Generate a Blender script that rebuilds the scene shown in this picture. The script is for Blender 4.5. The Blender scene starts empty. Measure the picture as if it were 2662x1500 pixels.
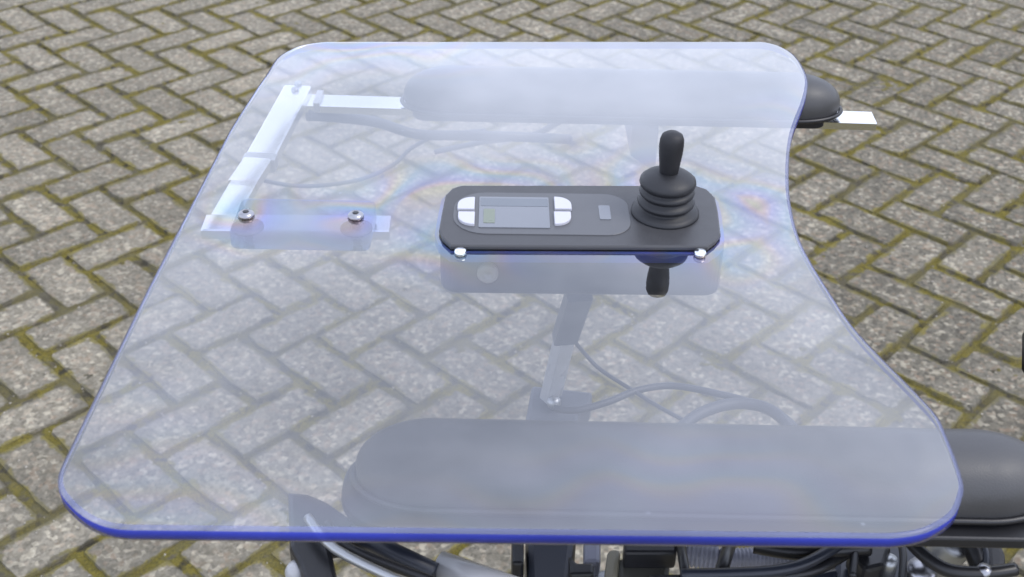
import bpy, bmesh, math, random
from mathutils import Vector, Matrix, noise
random.seed(7)
S = bpy.context.scene
COL = S.collection
R = math.radians
# ------------------------------------------------------------ camera, sky, sun
CAMH = 1.438478
PITCH, ROLL = 33.776, 1.173
cam = bpy.data.cameras.new('camera'); co = bpy.data.objects.new('camera', cam); COL.objects.link(co)
cam.sensor_width = 36; cam.lens = 3144.48/2662*36; cam.clip_start = .02; cam.clip_end = 500
co.matrix_world = Matrix.Translation((0, 0, CAMH)) @ Matrix.Rotation(R(90-PITCH), 4, 'X') @ Matrix.Rotation(R(ROLL), 4, 'Z')
cam.dof.use_dof = True; cam.dof.focus_distance = .95; cam.dof.aperture_fstop = 14
S.camera = co
S.view_settings.view_transform = 'Standard'; S.view_settings.look = 'None'
S.view_settings.exposure = 0.40; S.view_settings.gamma = 1; S.view_settings.use_curve_mapping = False
SUN_EL, SUN_AZ = 52, 105          # azimuth measured clockwise from +Y
W = bpy.data.worlds.new('World'); S.world = W; W.use_nodes = True
wn, wl = W.node_tree.nodes, W.node_tree.links
wn.clear()
sky = wn.new('ShaderNodeTexSky'); sky.sky_type = 'NISHITA'; sky.sun_disc = False
sky.sun_elevation = R(SUN_EL); sky.sun_rotation = R(SUN_AZ); sky.dust_density = 2.0
tc = wn.new('ShaderNodeTexCoord'); mp = wn.new('ShaderNodeMapping'); mp.inputs['Scale'].default_value = (1, 1, 2.2)
nz = wn.new('ShaderNodeTexNoise'); nz.inputs['Scale'].default_value = 2.6; nz.inputs['Detail'].default_value = 5; nz.inputs['Roughness'].default_value = .55
cr = wn.new('ShaderNodeValToRGB'); cr.color_ramp.elements[0].position = .38; cr.color_ramp.elements[0].color = (.45,)*3+(1,)
cr.color_ramp.elements[1].position = .62; cr.color_ramp.elements[1].color = (.88,)*3+(1,)
mx = wn.new('ShaderNodeMix'); mx.data_type = 'RGBA'
mx.inputs[7].default_value = (13.7, 14.8, 18.1, 1)
bg = wn.new('ShaderNodeBackground'); bg.inputs['Strength'].default_value = .1
wo = wn.new('ShaderNodeOutputWorld')
wl.new(tc.outputs['Generated'], mp.inputs[0]); wl.new(mp.outputs[0], nz.inputs['Vector']); wl.new(nz.outputs['Fac'], cr.inputs[0])
wl.new(cr.outputs[0], mx.inputs[0]); wl.new(sky.outputs[0], mx.inputs[6]); sz = wn.new('ShaderNodeSeparateXYZ'); wl.new(tc.outputs['Generated'], sz.inputs[0])
mr = wn.new('ShaderNodeMapRange'); wl.new(sz.outputs[2], mr.inputs[0])          # hazy sky: palest towards the horizon
for i_, v_ in enumerate((.30, .72, 1.04, .99)): mr.inputs[i_+1].default_value = v_
vm = wn.new('ShaderNodeVectorMath'); vm.operation = 'SCALE'; wl.new(mx.outputs[2], vm.inputs[0]); wl.new(mr.outputs[0], vm.inputs['Scale'])
wl.new(vm.outputs[0], bg.inputs[0]); wl.new(bg.outputs[0], wo.inputs[0])
sl = bpy.data.lights.new('sun', 'SUN'); sl.energy = 1.1; sl.angle = R(26); sl.color = (1, .96, .9)
so = bpy.data.objects.new('sun', sl); COL.objects.link(so)
d = Vector((math.sin(R(SUN_AZ))*math.cos(R(SUN_EL)), math.cos(R(SUN_AZ))*math.cos(R(SUN_EL)), math.sin(R(SUN_EL))))
so.rotation_euler = d.to_track_quat('Z', 'Y').to_euler()

# ------------------------------------------------------------ materials
class NT:
    def __init__(s, name):
        s.m = bpy.data.materials.new(name); s.m.use_nodes = True
        s.t = s.m.node_tree; s.t.nodes.clear(); s.out = s.t.nodes.new('ShaderNodeOutputMaterial')
    def n(s, typ, **kw):
        x = s.t.nodes.new('ShaderNode'+typ)
        for k, v in kw.items(): setattr(x, k, v)
        return x
    def l(s, a, b): s.t.links.new(a, b)
    def val(s, sock, v):
        if isinstance(v, (int, float, tuple)): sock.default_value = v
        else: s.l(v, sock)
    def math(s, op, a, b=0., c=0., clamp=False):
        x = s.n('Math', operation=op); x.use_clamp = clamp
        s.val(x.inputs[0], a); s.val(x.inputs[1], b); s.val(x.inputs[2], c); return x.outputs[0]
    def mix(s, f, a, b, blend='MIX'):
        x = s.n('Mix', data_type='RGBA', blend_type=blend); s.val(x.inputs[0], f)
        s.val(x.inputs[6], a if not isinstance(a, tuple) else a+(1,)); s.val(x.inputs[7], b if not isinstance(b, tuple) else b+(1,)); return x.outputs[2]
    def noise(s, vec, scale, detail=3, rough=.55):
        x = s.n('TexNoise'); s.l(vec, x.inputs['Vector']); x.inputs['Scale'].default_value = scale
        x.inputs['Detail'].default_value = detail; x.inputs['Roughness'].default_value = rough; return x.outputs['Fac']
    def ramp(s, f, stops):
        x = s.n('ValToRGB'); s.l(f, x.inputs[0]); e = x.color_ramp.elements
        while len(e) < len(stops): e.new(.5)
        for q, (p, c) in zip(e, stops): q.position = p; q.color = (c if isinstance(c, tuple) else (c,)*3)+(1,)
        return x.outputs[0]
    def rng(s, f, a, b, c, d):
        x = s.n('MapRange'); s.l(f, x.inputs[0])
        for i, v in enumerate((a, b, c, d)): s.val(x.inputs[i+1], v)
        return x.outputs[0]

def plain(name, col, rough=.5, metal=0., grain=0., bump=0., scale=300, coat=0.):
    m = NT(name); b = m.n('BsdfPrincipled'); g = m.n('TexCoord').outputs['Object']
    n = m.noise(g, scale, 3)
    n2 = m.noise(g, scale/12, 4)
    c = m.mix(m.math('MULTIPLY', n2, 1.), tuple(x*(1-grain) for x in col), tuple(min(1, x*(1+grain)) for x in col))
    m.l(c, b.inputs['Base Color']); b.inputs['Metallic'].default_value = metal
    m.l(m.rng(n2, .3, .7, rough*.85, min(1, rough*1.15)), b.inputs['Roughness'])
    b.inputs['Coat Weight'].default_value = coat
    if bump:
        bp = m.n('Bump'); bp.inputs['Strength'].default_value = bump; bp.inputs['Distance'].default_value = .0006
        m.l(n, bp.inputs['Height']); m.l(bp.outputs[0], b.inputs['Normal'])
    m.l(b.outputs[0], m.out.inputs[0]); return m.m

def moss_color(m, pos):
    a = m.noise(pos, 24, 4); b = m.noise(pos, 260, 3, .7); c = m.noise(pos, 7, 3)
    col = m.ramp(a, [(.34, (.05, .045, .034)), (.43, (.235, .19, .036)), (.54, (.20, .17, .04)), (.60, (.15, .13, .085)), (.70, (.06, .053, .04))])
    col = m.mix(m.rng(b, .3, .7, 0, .75), col, (.045, .04, .02))
    return m.mix(m.rng(c, .45, .6, 0, .55), col, (.10, .092, .07)), b

def paver_material():
    m = NT('weathered_concrete_paver'); pos = m.n('NewGeometry').outputs['Position']
    uv = m.n('UVMap').outputs[0]; sx = m.n('SeparateXYZ'); m.l(uv, sx.inputs[0])
    ax = m.math('SUBTRACT', .1012, m.math('ABSOLUTE', sx.outputs[0])); ay = m.math('SUBTRACT', .0487, m.math('ABSOLUTE', sx.outputs[1]))
    dd = m.math('MINIMUM', ax, ay)
    n1 = m.noise(pos, 38, 5, .65); n0 = m.noise(pos, 6, 3); nf = m.noise(pos, 420, 3, .7)
    v = m.n('TexVoronoi'); m.l(pos, v.inputs['Vector']); v.inputs['Scale'].default_value = 112
    hs = m.n('SeparateColor'); m.l(v.outputs['Color'], hs.inputs[0])
    stone = m.ramp(hs.outputs[0], [(0, (.07, .067, .058)), (.18, (.12, .116, .10)), (.38, (.215, .206, .18)), (.64, (.275, .26, .222)), (.80, (.34, .245, .18)), (.88, (.60, .57, .48))])
    base = m.mix(n1, (.195, .184, .155), (.285, .265, .222))
    v2 = m.n('TexVoronoi'); m.l(pos, v2.inputs['Vector']); v2.inputs['Scale'].default_value = 210
    hs2 = m.n('SeparateColor'); m.l(v2.outputs['Color'], hs2.inputs[0])
    px = m.n('SeparateXYZ'); m.l(pos, px.inputs[0])
    wear_falloff = m.rng(m.math('ADD', px.outputs[0], m.math('MULTIPLY', m.noise(pos, 1.6, 4), 1.6)), .2, 1.7, 0, 1)   # bared aggregate, plus light falloff to the right painted into the colour
    c = m.mix(m.math('MULTIPLY_ADD', wear_falloff, .32, .55), base, stone)
    c = m.mix(.35, c, m.ramp(hs2.outputs[1], [(0, (.07, .066, .056)), (.5, (.24, .232, .205)), (1, (.40, .38, .335))]))
    rnd = m.n('ObjectInfo').outputs['Random']
    tone = m.math('MULTIPLY_ADD', rnd, .32, .84); tn = m.rng(n0, .3, .7, .85, 1.12)
    c = m.mix(m.rng(m.noise(pos, 55, 4, .6), .42, .62, 0, .45), c, (.12, .112, .088)); c = m.mix(1, c, (1.03, .972, .865), 'MULTIPLY')
    k = m.n('VectorMath', operation='SCALE'); m.l(c, k.inputs[0]); m.l(m.math('MULTIPLY', m.math('MULTIPLY', m.math('MULTIPLY_ADD', wear_falloff, -.22, 1.03), m.math('MULTIPLY', tone, tn)), .85), k.inputs['Scale'])  # also darkens pavers rightward, in place of real light falloff
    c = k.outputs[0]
    # moss and dirt creeping in from the joints
    mc, mb = moss_color(m, pos)
    lim = m.rng(m.noise(pos, 20, 4, .6), .35, .68, .0015, .0165)
    dn = m.math('ADD', dd, m.rng(nf, .2, .8, -.003, .003))
    mask = m.rng(m.math('SUBTRACT', dn, lim), -.002, .002, .85, 0)
    dirt = m.rng(dd, .0, .02, .45, 0)
    c = m.mix(dirt, c, (.10, .095, .075)); c = m.mix(mask, c, mc)
    patch = m.math('MULTIPLY', m.rng(m.noise(pos, 14, 5, .7), .60, .70, 0, .5), m.rng(dd, 0, .04, 1, .2))
    c = m.mix(patch, c, (.15, .13, .06))
    b = m.n('BsdfPrincipled'); m.l(c, b.inputs['Base Color']); b.inputs['Roughness'].default_value = .9; b.inputs['Specular IOR Level'].default_value = .3
    bp = m.n('Bump'); bp.inputs['Strength'].default_value = .55; bp.inputs['Distance'].default_value = .0018
    h = m.math('ADD', m.math('MULTIPLY', hs.outputs[0], .5), m.math('ADD', m.math('MULTIPLY', n1, .8), m.math('MULTIPLY', nf, .5)))
    m.l(h, bp.inputs['Height']); m.l(bp.outputs[0], b.inputs['Normal'])
    m.l(b.outputs[0], m.out.inputs[0]); return m.m

def joint_material():
    m = NT('mossy_joint_fill'); pos = m.n('NewGeometry').outputs['Position']
    c, nb = moss_color(m, pos); b = m.n('BsdfPrincipled'); m.l(c, b.inputs['Base Color']); b.inputs['Roughness'].default_value = .95
    b.inputs['Specular IOR Level'].default_value = .15
    bp = m.n('Bump'); bp.inputs['Distance'].default_value = .004; m.l(nb, bp.inputs['Height']); m.l(bp.outputs[0], b.inputs['Normal'])
    m.l(b.outputs[0], m.out.inputs[0]); return m.m

HOLES = [(-0.1899, 0.7411, 0.006), (-0.1122, 0.7426, 0.006), (-0.0398, 0.7471, 0.045), (0.1367, 0.751, 0.045)]
def acrylic_material():
    m = NT('clear_acrylic_face'); g = m.n('NewGeometry')
    ior = m.rng(g.outputs['Backfacing'], 0, 1, 1.49, 1/1.49)
    f = m.n('Fresnel'); m.l(ior, f.inputs['IOR'])
    r2 = m.math('DIVIDE', m.math('MULTIPLY', f.outputs[0], 3.65), m.math('ADD', f.outputs[0], 1.))
    # stress colours (birefringence) of the sheet around its drilled holes
    obj = g.outputs['Position']
    dmin = None; dbolt = None
    for hx, hy, hr in HOLES:
        dv = m.n('VectorMath', operation='DISTANCE'); m.l(obj, dv.inputs[0]); dv.inputs[1].default_value = (hx, hy, 1.0)
        q = m.math('SUBTRACT', dv.outputs['Value'], hr)
        dmin = q if dmin is None else m.math('MINIMUM', dmin, q)
        if hr < .012: dbolt = q if dbolt is None else m.math('MINIMUM', dbolt, q)
    w1 = m.noise(obj, 8, 1); ph = m.math('ADD', m.math('MULTIPLY', m.math('ABSOLUTE', dmin), 22), m.math('MULTIPLY', w1, 5.5))
    fr = m.math('FRACT', ph)
    hue = m.ramp(fr, [(0, (.72, .86, 1.2)), (.22, (.66, .95, 1.15)), (.42, (1.12, 1.04, .74)), (.58, (1.15, .88, .86)), (.76, (.82, .80, 1.22)), (1, (.72, .86, 1.2))])
    amt = m.math('ADD', m.math('MULTIPLY', m.rng(m.math('ABSOLUTE', dmin), .004, .06, 1, 0), m.rng(m.noise(obj, 13, 1), .38, .6, .2, .7)), m.rng(m.noise(obj, 4, 1), .5, .75, 0, .35))
    amt = m.math('MAXIMUM', amt, m.rng(dbolt, .005, .034, .85, 0))
    tintr = m.mix(amt, (1., 1., 1.), hue)
    gl = m.n('BsdfGlossy'); gl.inputs['Roughness'].default_value = .02; m.l(tintr, gl.inputs['Color'])
    sc = m.noise(obj, 1.3, 2)
    bp = m.n('Bump'); bp.inputs['Strength'].default_value = .25; bp.inputs['Distance'].default_value = .002; m.l(sc, bp.inputs['Height']); m.l(bp.outputs[0], gl.inputs['Normal'])
    tr = m.n('BsdfTransparent'); m.l(m.mix(.55, (.715, .72, .725), m.mix(amt, (.715, .72, .725), m.mix(1, hue, (.74, .74, .74), 'MULTIPLY'))), tr.inputs['Color'])
    df = m.n('BsdfTranslucent'); df.inputs['Color'].default_value = (.7, .75, .95, 1)
    dd = m.n('BsdfDiffuse'); dd.inputs['Color'].default_value = (.75, .8, .95, 1)
    a0 = m.n('MixShader'); a0.inputs[0].default_value = .5; m.l(df.outputs[0], a0.inputs[1]); m.l(dd.outputs[0], a0.inputs[2])
    a = m.n('MixShader'); vd = m.n('TexVoronoi'); m.l(obj, vd.inputs['Vector']); vd.inputs['Scale'].default_value = 55
    vs_ = m.n('SeparateColor'); m.l(vd.outputs['Color'], vs_.inputs[0])
    speck = m.math('MULTIPLY', m.rng(vd.outputs['Distance'], .04, .08, .2, 0), m.math('GREATER_THAN', vs_.outputs[0], .93))       # dust
    smear = m.rng(m.noise(obj, 11, 6, .7), .52, .72, 0, .035)
    m.l(m.math('ADD', m.math('ADD', speck, smear), .012), a.inputs[0]); m.l(tr.outputs[0], a.inputs[1]); m.l(a0.outputs[0], a.inputs[2])
    s = m.n('MixShader'); m.l(r2, s.inputs[0]); m.l(a.outputs[0], s.inputs[1]); m.l(gl.outputs[0], s.inputs[2])
    m.l(s.outputs[0], m.out.inputs[0]); return m.m
def clear_material():
    m = NT('clear_acrylic_underside'); tr = m.n('BsdfTransparent'); tr.inputs['Color'].default_value = (.985, .99, 1, 1)
    m.l(tr.outputs[0], m.out.inputs[0]); return m.m
def edge_material(name, col, tcol, fac, rough=.15):
    m = NT(name); pos = m.n('NewGeometry').outputs['Position']
    sc = m.noise(pos, 5, 3)
    d1 = m.n('BsdfDiffuse'); m.l(m.mix(m.rng(sc, .35, .65, 0, 1), tuple(x*.8 for x in col), tuple(min(1, x*1.25) for x in col)), d1.inputs[0])
    t1 = m.n('BsdfTransparent'); t1.inputs[0].default_value = tcol+(1,)
    a = m.n('MixShader'); a.inputs[0].default_value = fac; m.l(d1.outputs[0], a.inputs[1]); m.l(t1.outputs[0], a.inputs[2])
    gl = m.n('BsdfGlossy'); gl.inputs['Roughness'].default_value = rough
    lw = m.n('LayerWeight'); lw.inputs[0].default_value = .25
    s = m.n('MixShader'); m.l(lw.outputs['Fresnel'], s.inputs[0]); m.l(a.outputs[0], s.inputs[1]); m.l(gl.outputs[0], s.inputs[2])
    m.l(s.outputs[0], m.out.inputs[0]); return m.m

M = dict(
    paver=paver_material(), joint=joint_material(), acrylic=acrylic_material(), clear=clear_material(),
    edge=edge_material('blue_tinted_acrylic_edge', (.038, .052, .36), (.2, .25, .9), .10),
    bevel=edge_material('polished_acrylic_bevel', (.27, .30, .50), (.80, .84, 1.), .55),
    cut=edge_material('blue_cut_edge', (.12, .16, .52), (.5, .55, .95), .35),
    vinyl=plain('black_padded_vinyl', (.062, .062, .064), .46, grain=.15, bump=.25, scale=900),
    black=plain('black_plastic', (.018, .018, .02), .35, grain=.2, bump=.1),
    rubber=plain('black_rubber', (.009, .009, .011), .55, grain=.3, bump=.2, scale=500),
    gaiter=plain('soft_rubber_boot', (.013, .0135, .016), .5, grain=.2, bump=.15, scale=400),
    alu=plain('polished_aluminium', (.80, .81, .83), .22, 1., grain=.04, bump=.03),
    satin=plain('satin_grey_metal', (.46, .47, .48), .38, .85, grain=.08, bump=.05),
    lid=plain('dark_grey_console_plastic', (.05, .05, .053), .42, grain=.1, bump=.2, scale=1200),
    panel=plain('mid_grey_keypad_overlay', (.092, .094, .100), .38, grain=.06, bump=.08, scale=1200),
    white=plain('white_rubber_button', (.50, .50, .54), .45, grain=.04),
    lcd=plain('grey_display_glass', (.17, .18, .20), .16, grain=.06, coat=.5),
    lcd2=plain('darker_display_strip', (.125, .14, .16), .16, grain=.05, coat=.5),
    green=plain('green_display_segment', (.18, .205, .16), .3, grain=.1),
    stemgrey=plain('dull_grey_plastic', (.10, .105, .12), .45, grain=.15),
    grit=plain('pale_grit', (.33, .30, .25), .8, grain=.5, scale=60),
    cablegrey=plain('veiled_dark_cable', (.055, .057, .065), .5, grain=.2),  # cable black painted greyer, standing in for the tray's haze over it
    block=edge_material('frosted_blue_acrylic_block', (.20, .24, .32), (.74, .80, .95), .78),
    steel=plain('zinc_plated_screw', (.36, .36, .38), .32, 1., grain=.1),
    navy=plain('dark_navy_plastic', (.022, .026, .038), .35, grain=.2, bump=.1),
    khaki=plain('olive_grey_motor_cover', (.085, .083, .07), .45, grain=.15, bump=.1),
    khakilight=plain('pale_olive_moulding', (.24, .22, .16), .45, grain=.1),
    mesh=plain('lavender_grey_ribbed_sleeve', (.26, .265, .32), .4, grain=.2, bump=.3),
    pale=plain('pale_grey_painted_tube', (.42, .42, .43), .3, grain=.06, coat=.3),
    cable=plain('black_cable_sheath', (.016, .016, .018), .4, grain=.2),
)

# ------------------------------------------------------------ mesh helpers
def link(name, me, mat, parent=None, smooth=False, label=None):
    if mat is not None: me.materials.append(M[mat])
    if smooth:
        for p in me.polygons: p.use_smooth = True
    o = bpy.data.objects.new(name, me); COL.objects.link(o)
    if parent is not None: o.parent = parent
    if label: o['label'] = label
    return o
def root(name, loc, label, cat):
    o = bpy.data.objects.new(name, None); COL.objects.link(o); o.location = loc; o.empty_display_size = .05
    o['label'] = label; o['category'] = cat; return o
def mesh(name, vs, fs):
    me = bpy.data.meshes.new(name); me.from_pydata([tuple(v) for v in vs], [], fs); me.update(); return me
def fixn(me):
    bm = bmesh.new(); bm.from_mesh(me); bmesh.ops.recalc_face_normals(bm, faces=bm.faces); bm.to_mesh(me); bm.free(); return me
def off(vs, par):
    p = par.location if par is not None else Vector((0, 0, 0))
    return [Vector(v)-p for v in vs]
def tube(name, pts, r, mat, par=None, seg=12, sub=5, square=False, label=None, curve=True, ry=None):
    P = [Vector(p) for p in pts]
    if curve and len(P) > 2:
        Q = []
        for i in range(len(P)-1):
            p0, p1, p2, p3 = P[max(i-1, 0)], P[i], P[i+1], P[min(i+2, len(P)-1)]
            for k in range(sub):
                t = k/sub; Q.append(.5*((2*p1)+(p2-p0)*t+(2*p0-5*p1+4*p2-p3)*t*t+(3*p1-p0-3*p2+p3)*t**3))
        Q.append(P[-1]); P = Q
    vs, fs = [], []
    n = 8 if square else seg
    for i, p in enumerate(P):
        t = (P[min(i+1, len(P)-1)]-P[max(i-1, 0)]).normalized()
        u = t.cross(Vector((0, 0, 1)))
        u = Vector((1, 0, 0)) if u.length < .05 else u.normalized()
        w = u.cross(t).normalized()
        for k in range(n):
            if square:
                b = .86; c = [(1, b), (b, 1), (-b, 1), (-1, b), (-1, -b), (-b, -1), (b, -1), (1, -b)][k]
                vs.append(p+u*c[0]*r+w*c[1]*(ry or r))
            else:
                a = 2*math.pi*k/n; vs.append(p+(u*math.cos(a)*r+w*math.sin(a)*(ry or r)))
    for i in range(len(P)-1):
        for k in range(n):
            a, b = i*n+k, i*n+(k+1) % n; fs.append((a, b, b+n, a+n))
    fs.append(tuple(range(n))[::-1]); fs.append(tuple(range((len(P)-1)*n, len(P)*n)))
    me = fixn(mesh(name, off(vs, par), fs))
    o = link(name, me, mat, par, not square, label)
    return o
def lathe(name, prof, c, mat, par=None, seg=32, label=None, axis=None):
    vs, fs = [], []
    for r, z in prof:
        for k in range(seg):
            a = 2*math.pi*k/seg; v = Vector((r*math.cos(a), r*math.sin(a), z))
            if axis is not None: v = Vector(axis).to_track_quat('Z', 'Y') @ v
            vs.append(Vector(c)+v)
    for i in range(len(prof)-1):
        for k in range(seg):
            a, b = i*seg+k, i*seg+(k+1) % seg; fs.append((a, b, b+seg, a+seg))
    fs.append(tuple(range(seg))[::-1]); fs.append(tuple(range((len(prof)-1)*seg, len(prof)*seg)))
    return link(name, fixn(mesh(name, off(vs, par), fs)), mat, par, True, label)
def prism(name, poly, z0, z1, mat, par=None, bev=.0, seg=2, label=None, smooth=False):
    n = len(poly); vs = [(x, y, z0) for x, y in poly]+[(x, y, z1) for x, y in poly]
    fs = [tuple(range(n))[::-1], tuple(range(n, 2*n))]+[(i, (i+1) % n, (i+1) % n+n, i+n) for i in range(n)]
    bm = bmesh.new(); bv = [bm.verts.new(v) for v in off(vs, par)]
    for f in fs: bm.faces.new([bv[i] for i in f])
    bmesh.ops.recalc_face_normals(bm, faces=bm.faces)
    if bev:
        es = [e for e in bm.edges if abs(e.verts[0].co.z-e.verts[1].co.z) < 1e-6] if n > 8 else list(bm.edges)
        bmesh.ops.bevel(bm, geom=es, offset=bev, segments=seg, affect='EDGES', profile=.5, clamp_overlap=True)
    me = bpy.data.meshes.new(name); bm.to_mesh(me); bm.free()
    return link(name, me, mat, par, smooth, label)
def rrect(cx, cy, hx, hy, r, seg=6, rot=0.):
    out = []
    rs = r if isinstance(r, (list, tuple)) else (r,)*4
    for q, (sx, sy) in enumerate(((1, 1), (-1, 1), (-1, -1), (1, -1))):
        rr = rs[q]
        for k in range(seg+1):
            a = math.pi/2*q+math.pi/2*k/seg
            x, y = sx*(hx-rr)+rr*math.cos(a), sy*(hy-rr)+rr*math.sin(a)
            out.append((cx+x*math.cos(rot)-y*math.sin(rot), cy+x*math.sin(rot)+y*math.cos(rot)))
    return out
def block(name, p0, p1, w, h, mat, par, bev=.003, label=None):
    """box beam from p0 to p1, w wide and h high"""
    return tube(name, [p0, p1], w/2, mat, par, square=True, ry=h/2, label=label, curve=False)

# ------------------------------------------------------------ the pavement
LW = .105; YAW = R(-45+.751); OX, OY = -1.089818, 3.665505
def lat(gx, gy): return (LW*(gx*math.cos(YAW)-gy*math.sin(YAW))+OX, LW*(gx*math.sin(YAW)+gy*math.cos(YAW))+OY)
pave = mesh('pavement', [], [])
pave = bpy.data.objects.new('pavement', pave); COL.objects.link(pave); pave['kind'] = 'structure'
# bedding sheet under the pavers, rising as moss and grit in the joints
def nz3(x, y, s): return noise.noise((x*s, y*s, 3.1))
nx, ny, st = 470, 520, .0075
x0, y0 = -1.76, .25
vs = []
for j in range(ny):
    for i in range(nx):
        x, y = x0+i*st, y0+j*st
        z = -.0062+.0045*nz3(x, y, 9)+.0035*nz3(x, y, 45)+.0016*nz3(x, y, 170)
        vs.append((x, y, min(z, -.0014)))
fs = [(j*nx+i, j*nx+i+1, (j+1)*nx+i+1, (j+1)*nx+i) for j in range(ny-1) for i in range(nx-1)]
me = mesh('joint_moss', vs, fs)
jm = link('joint_moss', me, 'joint', pave, True); jm['kind'] = 'stuff'
me = mesh('ground', [(-90, -90, -.014), (90, -90, -.014), (90, 90, -.014), (-90, 90, -.014)], [(0, 1, 2, 3)])
g = link('ground', me, 'joint'); g['kind'] = 'structure'

def paver_geo(seed):
    rd = random.Random(seed); hx, hy = .1012, .0487
    base = [(a, -1) for a in (-.93, -.55, -.18, .2, .6, .94)]+[(1, -.82), (1, 0), (1, .84)]+[(a, 1) for a in (.93, .5, .05, -.4, -.92)]+[(-1, .8), (-1, -.78)]
    outer, inner = [], []
    for a, b in base:
        jx, jy = rd.uniform(-.0026, .0016), rd.uniform(-.0026, .0016)
        ox = a*hx+(jx*a if abs(a) == 1 else rd.uniform(-.006, .006)); oy = b*hy+(jy*b if abs(b) == 1 else rd.uniform(-.003, .003))
        if .9 < abs(a) < 1: oy -= b*rd.uniform(0, .004)
        if .7 < abs(b) < 1: ox -= a*rd.uniform(0, .003)
        ins = rd.uniform(.0022, .0055)
        outer.append((ox, oy)); inner.append((ox-a*ins, oy-b*ins))
    n = len(base)
    v = [(x, y, rd.uniform(-.0012, .0006)) for x, y in inner]+[(x, y, -.013) for x, y in outer]
    f = [tuple(range(n))]+[(n+i, n+(i+1) % n, (i+1) % n, i) for i in range(n)]
    return v, f
def paver_mesh(v, f, uvs=None, name='brick'):
    me = mesh(name, v, f); ul = me.uv_layers.new(name='UVMap')
    for lp in me.loops:
        q = (uvs or v)[lp.vertex_index]; ul.data[lp.index].uv = (q[0], q[1])
    for i, p in enumerate(me.polygons): p.use_smooth = False
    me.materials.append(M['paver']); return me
GEO = [paver_geo(k) for k in range(14)]
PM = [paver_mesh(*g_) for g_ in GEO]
cp, sp = math.cos(R(PITCH)), math.sin(R(PITCH))
F = 3144.48/2662
bricks = []
for gx in range(-75, 95):
    for gy in range(-95, 75):
        k = (gx-gy) % 4
        if k == 0: cx, cy = lat(gx+1, gy+.5); a = YAW
        elif k == 3: cx, cy = lat(gx+.5, gy+1); a = YAW+math.pi/2
        else: continue
        if not (-3.6 < cx < 3.6 and -.8 < cy < 5.6): continue
        zc = cy*cp+CAMH*sp; yc = cy*sp-CAMH*cp
        u, v = F*cx/zc, F*yc/zc
        inside = zc > 0 and abs(u) < .5+.075/zc*F and abs(v) < .5*577/1024+.09/zc*F*.6
        bricks.append((-(1/zc**2) if inside else 1, cx, cy, a))
bricks.sort()
nvis = sum(1 for b in bricks if b[0] < 0); print('pavers in view', nvis, 'of', len(bricks))
SV, SF, SU = [], [], []
for n, (key, cx, cy, a) in enumerate(bricks):
    a += R(random.gauss(0, .55))+(math.pi if random.random() < .5 else 0)
    T = Matrix.Translation((cx+random.gauss(0, .0011), cy+random.gauss(0, .0011), random.uniform(-.0026, .0014))) @ Matrix.Rotation(a, 4, 'Z') @ Matrix.Rotation(R(random.gauss(0, .9)), 4, 'X') @ Matrix.Rotation(R(random.gauss(0, .5)), 4, 'Y')
    if n < 300:
        o = bpy.data.objects.new('brick', random.choice(PM)); COL.objects.link(o); o.parent = pave; o.matrix_local = T
    else:
        v, f = random.choice(GEO); b = len(SV)
        SV += [T @ Vector(q) for q in v]; SU += v; SF += [tuple(i+b for i in q) for q in f]
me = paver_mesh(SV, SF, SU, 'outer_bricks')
o = bpy.data.objects.new('outer_bricks', me); COL.objects.link(o); o.parent = pave; o['kind'] = 'stuff'

# loose grit lying on the pavers and in the joints
GV, GF = [], []
for _ in range(1500):
    y = random.uniform(.45, 3.2)**1.0; x = random.uniform(-1, 1)*(.45+.42*y)
    s_ = random.uniform(.0010, .0030)*(1.4 if random.random() < .1 else 1); b = len(GV)
    q = Matrix.Translation((x, y, .0008)) @ Matrix.Rotation(random.uniform(0, 6.28), 4, 'Z') @ Matrix.Rotation(random.uniform(-.5, .5), 4, 'X')
    for v in ((1, 0, 0), (0, .8, .1), (-1.1, .1, 0), (0, -.9, 0), (.1, 0, .8), (0, 0, -.7)): GV.append(q @ (Vector(v)*s_))
    for a_, b_ in ((0, 1), (1, 2), (2, 3), (3, 0)): GF += [(b+a_, b+b_, b+4), (b+b_, b+a_, b+5)]
gr = link('grit', mesh('grit', GV, GF), 'grit', pave); gr['kind'] = 'stuff'

# ------------------------------------------------------------ clear tray
ZT, ZB = 1.000, .992
tray = root('wheelchair_tray', (0, .75, ZB), 'clear blue-edged acrylic tray table with rounded corners and concave right side', 'tray')
OUT = [(-0.1887, 0.4331), (-0.1989, 0.4344), (-0.2079, 0.4379), (-0.2165, 0.4434), (-0.2267, 0.4528), (-0.2331, 0.4614), (-0.2363, 0.4704), (-0.2373, 0.4796), (-0.2358, 0.6469), (-0.23, 0.8742), (-0.2233, 0.9588), (-0.2203, 0.9881), (-0.2176, 1.0232), (-0.2099, 1.0423), (-0.1976, 1.0566), (-0.1767, 1.0651), (0.2308, 1.0867), (0.2461, 1.0782), (0.2574, 1.0567), (0.2604, 1.0251), (0.2583, 0.9946), (0.2485, 0.9574), (0.2359, 0.9213), (0.225, 0.888), (0.215, 0.8461), (0.2063, 0.7975), (0.2022, 0.7591), (0.201, 0.726), (0.2034, 0.695), (0.2079, 0.6637), (0.214, 0.6271), (0.2231, 0.5961), (0.235, 0.5632), (0.2433, 0.538), (0.2443, 0.5222), (0.2437, 0.4976), (0.2418, 0.4787), (0.2376, 0.4678), (0.2305, 0.456), (0.2199, 0.4471), (0.2081, 0.4411), (0.1923, 0.438)]
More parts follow.
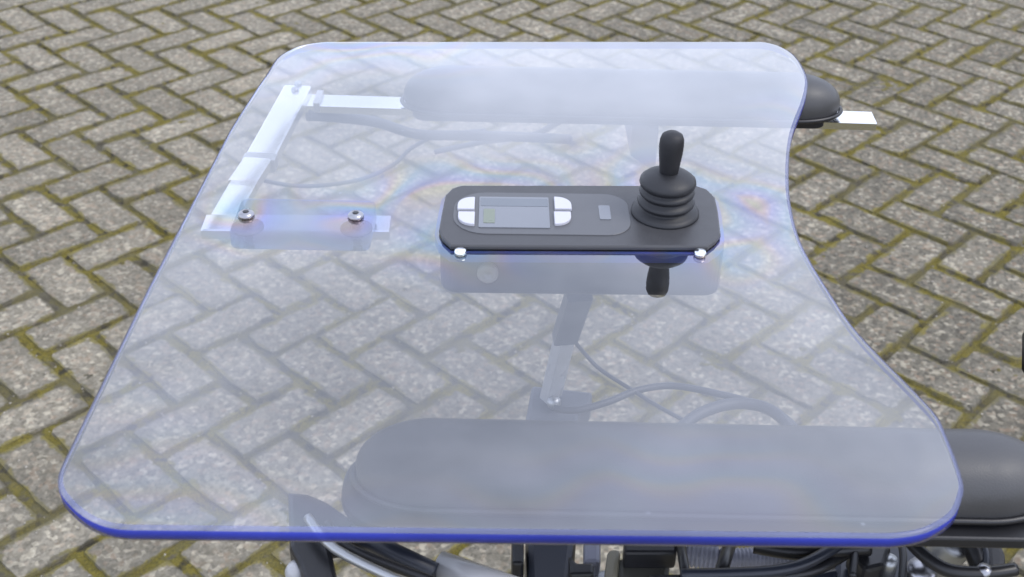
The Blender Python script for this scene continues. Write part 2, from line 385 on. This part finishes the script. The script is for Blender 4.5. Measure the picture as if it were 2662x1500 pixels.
def catmull(P, sub=4):
    n = len(P); Q = []
    for i in range(n):
        p0, p1, p2, p3 = [Vector(P[(i+k) % n]) for k in (-1, 0, 1, 2)]
        L = (p2-p1).length
        if L > .12: Q += [p1]; continue          # the long straight sides stay straight
        if (p1-p0).length > .12: p0 = p1+(p0-p1).normalized()*L
        if (p3-p2).length > .12: p3 = p2+(p3-p2).normalized()*L
        for k in range(sub):
            t = k/sub; Q.append(.5*((2*p1)+(p2-p0)*t+(2*p0-5*p1+4*p2-p3)*t*t+(3*p1-p0-3*p2+p3)*t**3))
    return Q
OL = [(x, y) for x, y in catmull(OUT)]
def inset(P, d):
    n = len(P); Q = []
    ar = sum(P[i][0]*P[(i+1) % n][1]-P[(i+1) % n][0]*P[i][1] for i in range(n)); sg = 1 if ar > 0 else -1
    for i in range(n):
        a, b = Vector(P[i-1]), Vector(P[(i+1) % n]); t = (b-a).normalized()
        Q.append((P[i][0]-t.y*d*sg, P[i][1]+t.x*d*sg))
    return Q
n = len(OL); IN = inset(OL, .0028)
def ngon(name, P, z, mat, par, flip=False):
    bm = bmesh.new(); bv = [bm.verts.new(v) for v in off([(x, y, z) for x, y in P], par)]
    f = bm.faces.new(bv); bm.normal_update()
    if (f.normal.z < 0) != flip: f.normal_flip()
    me = bpy.data.meshes.new(name); bm.to_mesh(me); bm.free(); return link(name, me, mat, par)
# sheet: top face, polished bevel, blue edge band, underside
vs = [(x, y, ZT) for x, y in IN]+[(x, y, ZT-.0012) for x, y in OL]+[(x, y, ZB) for x, y in OL]
fs = [tuple(range(n)), tuple(range(2*n, 3*n))[::-1]]+[(i, (i+1) % n, n+(i+1) % n, n+i) for i in range(n)]+[(n+i, n+(i+1) % n, 2*n+(i+1) % n, 2*n+i) for i in range(n)]
me = fixn(mesh('sheet', off(vs, tray), fs))
sheet = link('sheet', me, None, tray)
for k in ('acrylic', 'clear', 'bevel', 'edge'): me.materials.append(M[k])
for p in me.polygons:
    p.material_index = 0 if p.index == 0 else 1 if p.index == 1 else 2 if p.index < 2+n else 3
    p.use_smooth = p.index > 1
CUT = [(-0.0391, 0.7859), (-0.0457, 0.7809), (-0.0499, 0.7709), (-0.051, 0.7464), (-0.0517, 0.7219), (-0.0486, 0.7107), (-0.0423, 0.7009), (0.0175, 0.7027), (0.1335, 0.7062), (0.1398, 0.714), (0.1447, 0.7229), (0.1469, 0.7544), (0.1474, 0.7757), (0.143, 0.7877), (0.1358, 0.7927), (0.0467, 0.7895)]
nn = len(CUT); C2 = inset(CUT, -.0030)
vs = [(x, y, ZT-.0004) for x, y in CUT]+[(x, y, ZT-.0004) for x, y in C2]+[(x, y, ZB+.0004) for x, y in C2]
fs = [(i, (i+1) % nn, nn+(i+1) % nn, nn+i) for i in range(nn)]+[(nn+i, nn+(i+1) % nn, 2*nn+(i+1) % nn, 2*nn+i) for i in range(nn)]
link('cutout_edge', fixn(mesh('cutout_edge', off(vs, tray), fs)), 'cut', tray, label='blue edge of the opening cut for the joystick console')
for (x, y, r_) in HOLES:
    if r_ > .012: continue
    lathe('bolt', [(.0001, ZT+.0038), (.0042, ZT+.0036), (.0056, ZT+.0022), (.006, ZT+.0003), (.0035, ZT), (.0035, ZB-.012), (.0001, ZB-.012)], (x, y, 0), 'steel', tray, 20)
    lathe('hex_recess', [(.0001, ZT+.0040), (.0024, ZT+.0040), (.0024, ZT+.0037), (.0001, ZT+.0037)], (x, y, 0), 'black', tray, 6)
    lathe('rubber_washer', [(.0001, ZB-.0003), (.0115, ZB-.0003), (.0115, ZB-.0022), (.0001, ZB-.0022)], (x, y, 0), 'stemgrey', tray, 24)
    lathe('washer_ring', [(.0068, ZT+.0006), (.0098, ZT+.0006), (.0104, ZT+.0002), (.0104, ZB), (.0066, ZB)], (x, y, 0), 'clear', tray, 32)
for x, y in [(-0.0355, 0.6959), (0.1278, 0.7007)]:
    lathe('spacer', [(.0001, ZT+.004), (.0036, ZT+.0038), (.0042, ZT+.0025), (.0042, ZT+.0002), (.0001, ZT+.0002)], (x, y, 0), 'alu', tray, 16)

# ------------------------------------------------------------ joystick console set into the tray
con = root('joystick_console', (0.0465, 0.7438, ZT), 'dark grey joystick console with small display and white buttons set into the clear tray', 'joystick')
prism('lid', CUT, ZT+.0003, ZT+.004, 'lid', con, bev=.0012)
prism('body', rrect(0.0485, 0.7624, 0.1007, 0.0441, .012, 5, 0.0159), ZT-.0475, ZB-.0006, 'black', con, bev=.004, seg=3)
PAN = rrect(0.02, 0.7462, 0.0628, 0.0291, [0.0180, 0.0233, 0.0233, 0.0180], 6, 0.0159)
pn = prism('keypad_panel', PAN, ZT+.0036, ZT+.0046, 'panel', con, bev=.0003, seg=1)
dp = rrect(0.0004, 0.746, 0.0250, 0.0215, .0008, 6, 0.0159)
prism('display', dp, ZT+.0042, ZT+.0052, 'lcd', con)
prism('display_strip', rrect(0.0004, 0.7594, 0.0241, 0.0055, .0003, 6, 0.0159), ZT+.0051, ZT+.0054, 'lcd2', con)
prism('battery_gauge', rrect(-0.0172, 0.7395, 0.0040, 0.0097, .0006, 6, 0.0159), ZT+.0051, ZT+.0055, 'green', con)
for poly in [rrect(-0.0341, 0.7554, 0.0061, 0.0086, [0.0006, 0.0107, 0.0006, 0.0006], 6, 0.0159), rrect(-0.0332, 0.7345, 0.0059, 0.0086, [0.0006, 0.0006, 0.0107, 0.0006], 6, 0.0159), rrect(0.0353, 0.7583, 0.0061, 0.0086, [0.0108, 0.0006, 0.0006, 0.0006], 6, 0.0159), rrect(0.0348, 0.7372, 0.0060, 0.0086, [0.0006, 0.0006, 0.0006, 0.0107], 6, 0.0159)]:
    prism('button', poly, ZT+.0042, ZT+.0068, 'white', con, bev=.0008)
prism('indicator', rrect(0.0651, 0.7484, 0.0041, 0.0098, .001, 6, 0.0159), ZT+.0044, ZT+.0052, 'lcd', con, bev=.0002, seg=1)
JX, JY, Z0 = 0.1083, 0.7518, ZT+.0035
prof = [(.0245, 0), (.0243, .0022), (.0215, .004), (.0180, .0052), (.0172, .0065), (.0200, .0088), (.0205, .0104), (.0190, .0120), (.0168, .0132), (.0166, .0146), (.0192, .0165), (.0198, .0182), (.0186, .0198), (.0170, .0206), (.0170, .0216), (.0194, .0232), (.0201, .0252), (.0196, .0274), (.0165, .0300), (.0120, .0322), (.0085, .0335), (.0001, .034)]
lathe('boot', prof, (JX, JY, Z0), 'gaiter', con, 48)
lathe('knob', [(.0062, .030), (.0066, .033), (.0074, .040), (.0083, .048), (.0086, .054), (.0084, .0585), (.0072, .0618), (.0045, .0636), (.0001, .0642)], (JX, JY, Z0), 'rubber', con, 32)
lathe('side_knob', [(.0075, 0), (.0075, .004), (.0062, .0052), (.0025, .0052), (.002, .004), (.0001, .004)], (-0.0173, 0.7173, 0.973), 'pale', con, 24, axis=(0, -1, 0))

# ------------------------------------------------------------ wheelchair parts round and under the tray
ch = root('power_wheelchair', (0, .75, 0), 'black power wheelchair armrests, metal bars and cables under and beside the clear tray', 'wheelchair')
def pad(x0, x1, yc, w, zb, zt, name='arm_pad'):
    """upholstered pad: rounded ends, domed section"""
    N, K = 48, 9; vs, fs = [], []
    cx = (x0+x1)/2; hx = (x1-x0)/2; hy = w/2; rr = hy*.98
    def ring(s):     # stadium outline scaled inwards by s metres
        out = []
        for k in range(N):
            a = 2*math.pi*(k+.5)/N; r = rr-s; sx = 1 if math.cos(a) > 0 else -1
            ex = hx-rr*1.55
            out.append((cx+sx*ex+(r*1.55)*math.cos(a), yc+(hy-rr)+r*math.sin(a)))
        return out
    H = zt-zb; D_ = 11
    levels = [(.004, zb), (.0006, zb+.003), (0, zb+H*.16)]+[(rr*.93*(1-math.cos(k/D_*math.pi/2)), zb+H*(.30+.70*math.sin(k/D_*math.pi/2))) for k in range(D_+1)]
    for s, z in levels:
        vs += [(x, y, z) for x, y in ring(s)]
    for i in range(len(levels)-1):
        for k in range(N): a, b = i*N+k, i*N+(k+1) % N; fs.append((a, b, b+N, a+N))
    fs.append(tuple(range(N))[::-1]); fs.append(tuple(range((len(levels)-1)*N, len(levels)*N)))
    o = link(name, fixn(mesh(name, off(vs, ch), fs)), 'vinyl', ch, True)
    return o, ring
PADS = [(-.106, .306, 1.052, 'far'), (-.090, .320, .534, 'near')]
for x0, x1, yc, _ in PADS:
    near = yc < .8
    o, ring = pad(x0, x1, yc, .060, .944, .980)
    sm = [(x, y, .9475) for x, y in ring(-.0012)]
    pp = tube('piping', [Vector(q)-Vector((0, 0, 0)) for q in sm+[sm[0]]], .0022, 'black', ch, 6, 1, curve=False)
    pp.parent = o
    k_ = .006 if near else -.010
    prism('arm_plate', rrect((x0+x1)/2-.002, yc-.004*near, (x1-x0)/2+k_, .0285+k_, .024+k_, 8), .9345, .9425, 'black', ch, bev=.0015)
# aluminium bars that carry the tray
block('mounting_bar', (-.219, 1.0655, .936), (.341, 1.051, .936), .027, .008, 'alu', ch)
block('swing_bar', (-.2055, 1.050, .956), (-.2125, .905, .960), .0255, .010, 'alu', ch)
block('swing_bar', (-.2135, .893, .962), (-.2165, .846, .966), .0235, .009, 'alu', ch)
block('swing_bar', (-.2165, .846, .964), (-.2175, .785, .970), .0215, .009, 'alu', ch)
block('collar', (-.2130, .905, .959), (-.2135, .893, .959), .0275, .012, 'satin', ch)
block('cross_bar', (-.230, .772, .972), (-.092, .776, .972), .024, .008, 'alu', ch)
prism('mounting_block', rrect(-.152, .757, .050, .026, .006, 5), .978, .9915, 'block', ch, bev=.002)
block('collar', (-.1925, 1.0655, .938), (-.1865, 1.0655, .938), .030, .011, 'satin', ch)
# stem and clamp under the console
block('stem', (0.0507, 0.7543, 0.93), (0.0436, 0.7935, 0.86), .0195, .012, 'stemgrey', ch)
block('stem', (0.0442, 0.7961, 0.862), (0.035, 0.8058, 0.79), .0185, .010, 'pale', ch)
prism('clamp', [(0.0189, 0.8273), (0.0715, 0.8194), (0.0691, 0.8026), (0.0588, 0.7906), (0.0565, 0.7682), (0.0117, 0.7668)], .765, .785, 'stemgrey', ch, bev=.003)
tube('pivot_pin', [(0.0376, 0.8006, 0.788), (0.0371, 0.7909, 0.795)], .006, 'satin', ch)
# cables
def cable(pts, r=.0026, mat='cable'): return tube('cable', pts, r, mat, ch, 8, 6)
cable([(0.0475, 0.799, 0.86), (0.0607, 0.8321, 0.82), (0.0776, 0.8318, 0.8), (0.1024, 0.8049, 0.8), (0.1203, 0.786, 0.8), (0.1465, 0.7621, 0.8), (0.1717, 0.7116, 0.82)], .0018, 'cablegrey')
cable([(0.0367, 0.7773, 0.8), (0.0558, 0.7759, 0.8), (0.0818, 0.7873, 0.8), (0.1088, 0.8041, 0.8), (0.1388, 0.8108, 0.8), (0.1736, 0.802, 0.8), (0.2042, 0.7897, 0.8), (0.2268, 0.7719, 0.8), (0.24, 0.7412, 0.8)], .0030, 'cablegrey')
cable([(0.1361, 0.7521, 0.8), (0.1574, 0.7747, 0.8), (0.1847, 0.7881, 0.8), (0.2085, 0.7863, 0.8), (0.2237, 0.7718, 0.8), (0.2315, 0.7456, 0.8)], .0050, 'cablegrey')
cable([(-0.1027, 1.3855, 0.72), (-0.0432, 1.3758, 0.74), (0.0184, 1.278, 0.8), (0.0443, 1.1496, 0.88), (0.0634, 1.0757, 0.93)], .0036, 'cablegrey')
cable([(-0.2963, 1.1807, 0.8), (-0.2959, 1.2639, 0.74), (-0.2509, 1.2888, 0.72), (-0.1922, 1.3069, 0.72), (-0.1512, 1.3279, 0.73), (-0.1275, 1.3366, 0.75), (-0.0923, 1.313, 0.78), (-0.0349, 1.2473, 0.82)], .0026, 'cablegrey')
cable([(-0.1985, 1.0505, 0.93), (-0.1721, 1.0683, 0.92), (-0.1389, 1.1, 0.9), (-0.1021, 1.116, 0.88), (-0.0547, 1.1147, 0.88), (-0.0036, 1.1144, 0.88), (0.0573, 1.1508, 0.86)], .0055, 'cablegrey')
prism('clamp', [(0.112, 1.1276), (0.1463, 1.1292), (0.1347, 1.0279), (0.1131, 1.059)], .888, .9335, 'stemgrey', ch, bev=.003)
for bx_, by_, bz_ in ((-.2055, 1.052, .9655), (-.2060, 1.038, .9655)):
    lathe('bolt_head', [(.0001, .0022), (.0030, .0018), (.0036, 0), (.0036, -.004), (.0001, -.004)], (bx_, by_, bz_-.0035), 'steel', ch, 12)
# near side frame, seen below the front edge of the tray
prism('bracket', [(-0.139, 0.5622), (-0.1262, 0.5612), (-0.1131, 0.5543), (-0.0983, 0.5418), (-0.0837, 0.5275), (-0.1087, 0.5226), (-0.1046, 0.5126), (-0.0932, 0.4741), (-0.1116, 0.4736), (-0.1219, 0.4998), (-0.1302, 0.515)], .885, .905, 'black', ch, bev=.003)
lathe('end_cap', [(.0001, .008), (.005, .007), (.007, .003), (.007, -.01), (.0001, -.01)], (-0.1249, 0.5043, 0.893), 'pale', ch, 16)
tube('frame_tube', [(-0.1206, 0.5294, 0.915), (-0.1004, 0.5037, 0.915), (-0.0558, 0.4775, 0.915)], .0030, 'satin', ch, 10, 5)
tube('frame_tube', [(-0.1094, 0.5299, 0.91), (-0.0941, 0.5099, 0.91), (-0.0342, 0.4815, 0.91)], .0030, 'black', ch, 10, 5)
tube('frame_tube', [(-0.0951, 0.5325, 0.9), (-0.0419, 0.5012, 0.9)], .0058, 'navy', ch, 12, curve=False)
tube('frame_tube', [(-0.0402, 0.5102, 0.897), (0.0236, 0.4826, 0.897)], .0085, 'pale', ch, 16, curve=False)
prism('side_plate', [(0.003, 0.5647), (0.011, 0.5649), (0.0111, 0.5384), (0.0033, 0.5382)], .85, .87, 'black', ch, bev=.002)
prism('battery_box', [(0.0122, 0.5767), (0.0464, 0.5776), (0.0391, 0.5178), (0.0138, 0.5172)], .80, .86, 'navy', ch, bev=.005)
prism('hinge', [(0.0388, 0.5375), (0.0439, 0.5305), (0.0544, 0.5308), (0.054, 0.5212), (0.0388, 0.5202)], .86, .88, 'black', ch, bev=.002)
prism('fitting', [(0.0505, 0.571), (0.0616, 0.5713), (0.0603, 0.5452), (0.0495, 0.5449)], .85, .865, 'mesh', ch, bev=.003)
prism('fitting', [(0.0459, 0.5483), (0.0713, 0.557), (0.0695, 0.5276), (0.0451, 0.5269)], .83, .85, 'satin', ch, bev=.003)
prism('motor_cover', [(0.0689, 0.5473), (0.1049, 0.5469), (0.0962, 0.4983), (0.0637, 0.4975)], .80, .87, 'khaki', ch, bev=.006, seg=3)
prism('motor_trim', [(0.0644, 0.5489), (0.0729, 0.5492), (0.0641, 0.494), (0.0558, 0.4938)], .84, .874, 'khakilight', ch, bev=.003)
prism('motor_rim', [(0.0737, 0.5468), (0.1073, 0.5477), (0.1061, 0.5358), (0.073, 0.5349)], .87, .885, 'black', ch, bev=.002)
tube('frame_tube', [(0.1092, 0.5478, 0.885), (0.1095, 0.4974, 0.885)], .0032, 'black', ch, 10, curve=False)
def sleeve(p0, p1, r, rib, mat='mesh'):
    p0, p1 = Vector(p0), Vector(p1); L = (p1-p0).length; m_ = int(L/rib); prof = []
    for i in range(m_):
        prof += [(r*.84, i*rib), (r, i*rib+rib*.3), (r, i*rib+rib*.65)]
    prof = [(.0001, 0)]+prof+[(.0001, L)]
    return lathe('corrugated_sleeve', prof, p0, mat, ch, 16, axis=(p1-p0).normalized())
sleeve((0.1138, 0.5567, 0.865), (0.1372, 0.5513, 0.865), .0095, .0028)
sleeve((0.1369, 0.5496, 0.866), (0.1961, 0.5526, 0.866), .0068, .0026)
tube('frame_tube', [(0.1412, 0.547, 0.885), (0.1255, 0.5038, 0.885)], .0042, 'black', ch, 10, curve=False)
cable([(0.1056, 0.5127, 0.89), (0.136, 0.5142, 0.89), (0.1645, 0.5174, 0.89), (0.1847, 0.5249, 0.89), (0.2097, 0.5424, 0.89)], .0038, 'navy')
cable([(0.0881, 0.5165, 0.88), (0.126, 0.5182, 0.88), (0.1618, 0.5207, 0.88), (0.1942, 0.5295, 0.88), (0.2315, 0.5561, 0.88)], .0036)
cable([(0.1551, 0.5431, 0.885), (0.1784, 0.5382, 0.885), (0.2003, 0.5398, 0.885), (0.2276, 0.5431, 0.885)], .0050)
prism('controller_box', [(0.216, 0.5719), (0.2748, 0.5736), (0.2588, 0.5237), (0.2032, 0.5222)], .82, .86, 'navy', ch, bev=.005)
prism('connector', [(0.2168, 0.5507), (0.2451, 0.5515), (0.2357, 0.5332), (0.2228, 0.529)], .86, .88, 'black', ch, bev=.003)
prism('connector', [(0.178, 0.528), (0.2085, 0.5365), (0.2014, 0.5087), (0.1744, 0.508)], .86, .875, 'navy', ch, bev=.003)
lathe('bolt_head', [(.0001, .005), (.0045, .0045), (.0055, 0), (.0055, -.012), (.0001, -.012)], (0.2423, 0.5429, 0.872), 'satin', ch, 12)
lathe('bolt_head', [(.0001, .005), (.0085, .004), (.0100, 0), (.0100, -.012), (.0001, -.012)], (0.2612, 0.5369, 0.872), 'steel', ch, 16)
cable([(0.2112, 0.5184, 0.885), (0.2172, 0.5376, 0.885), (0.2216, 0.5509, 0.885)], .0026)
cable([(0.2491, 0.5517, 0.885), (0.2468, 0.5352, 0.885), (0.2401, 0.513, 0.885)], .0024)
lathe('motor', [(.0001, .016), (.0085, .0155), (.0105, .012), (.0110, 0), (.0110, -.016), (.0001, -.016)], (0.2747, 0.5392, 0.885), 'satin', ch, 24, axis=(.2, -.25, .9))
cable([(0.2446, 0.5313, 0.905), (0.2523, 0.5163, 0.905), (0.2632, 0.5061, 0.905), (0.2833, 0.5048, 0.905), (0.3027, 0.5084, 0.905)], .0042)
cable([(0.2825, 0.5323, 0.905), (0.2843, 0.5251, 0.9), (0.2866, 0.5167, 0.895), (0.2864, 0.5036, 0.89)], .0055)
cable([(0.2917, 0.5368, 0.9), (0.2904, 0.5221, 0.9), (0.2841, 0.5065, 0.9)], .0030, 'navy')
prism('connector', [(0.3032, 0.5532), (0.3128, 0.5528), (0.3131, 0.5403), (0.3083, 0.5279), (0.2962, 0.5263)], .86, .885, 'rubber', ch, bev=.004)
lathe('bolt_head', [(.0001, .005), (.0040, .004), (.0050, 0), (.0050, -.012), (.0001, -.012)], (0.2826, 0.5054, 0.905), 'steel', ch, 12)
tube('push_handle', [(0.4, 0.7531, 0.9), (0.3865, 0.7141, 0.9)], .0085, 'rubber', ch, 16, curve=False)

# unseen seat and backrest, added out of view to shade the right-hand paving
prism('unseen_seat_blocker', rrect(.86, .79, .22, .21, .05, 6), .62, .70, 'black', ch, bev=.02, seg=3)
prism('unseen_back_blocker', rrect(1.10, .79, .04, .21, .03, 6), .72, 1.28, 'black', ch, bev=.015, seg=3)

print('objects', len(bpy.data.objects))
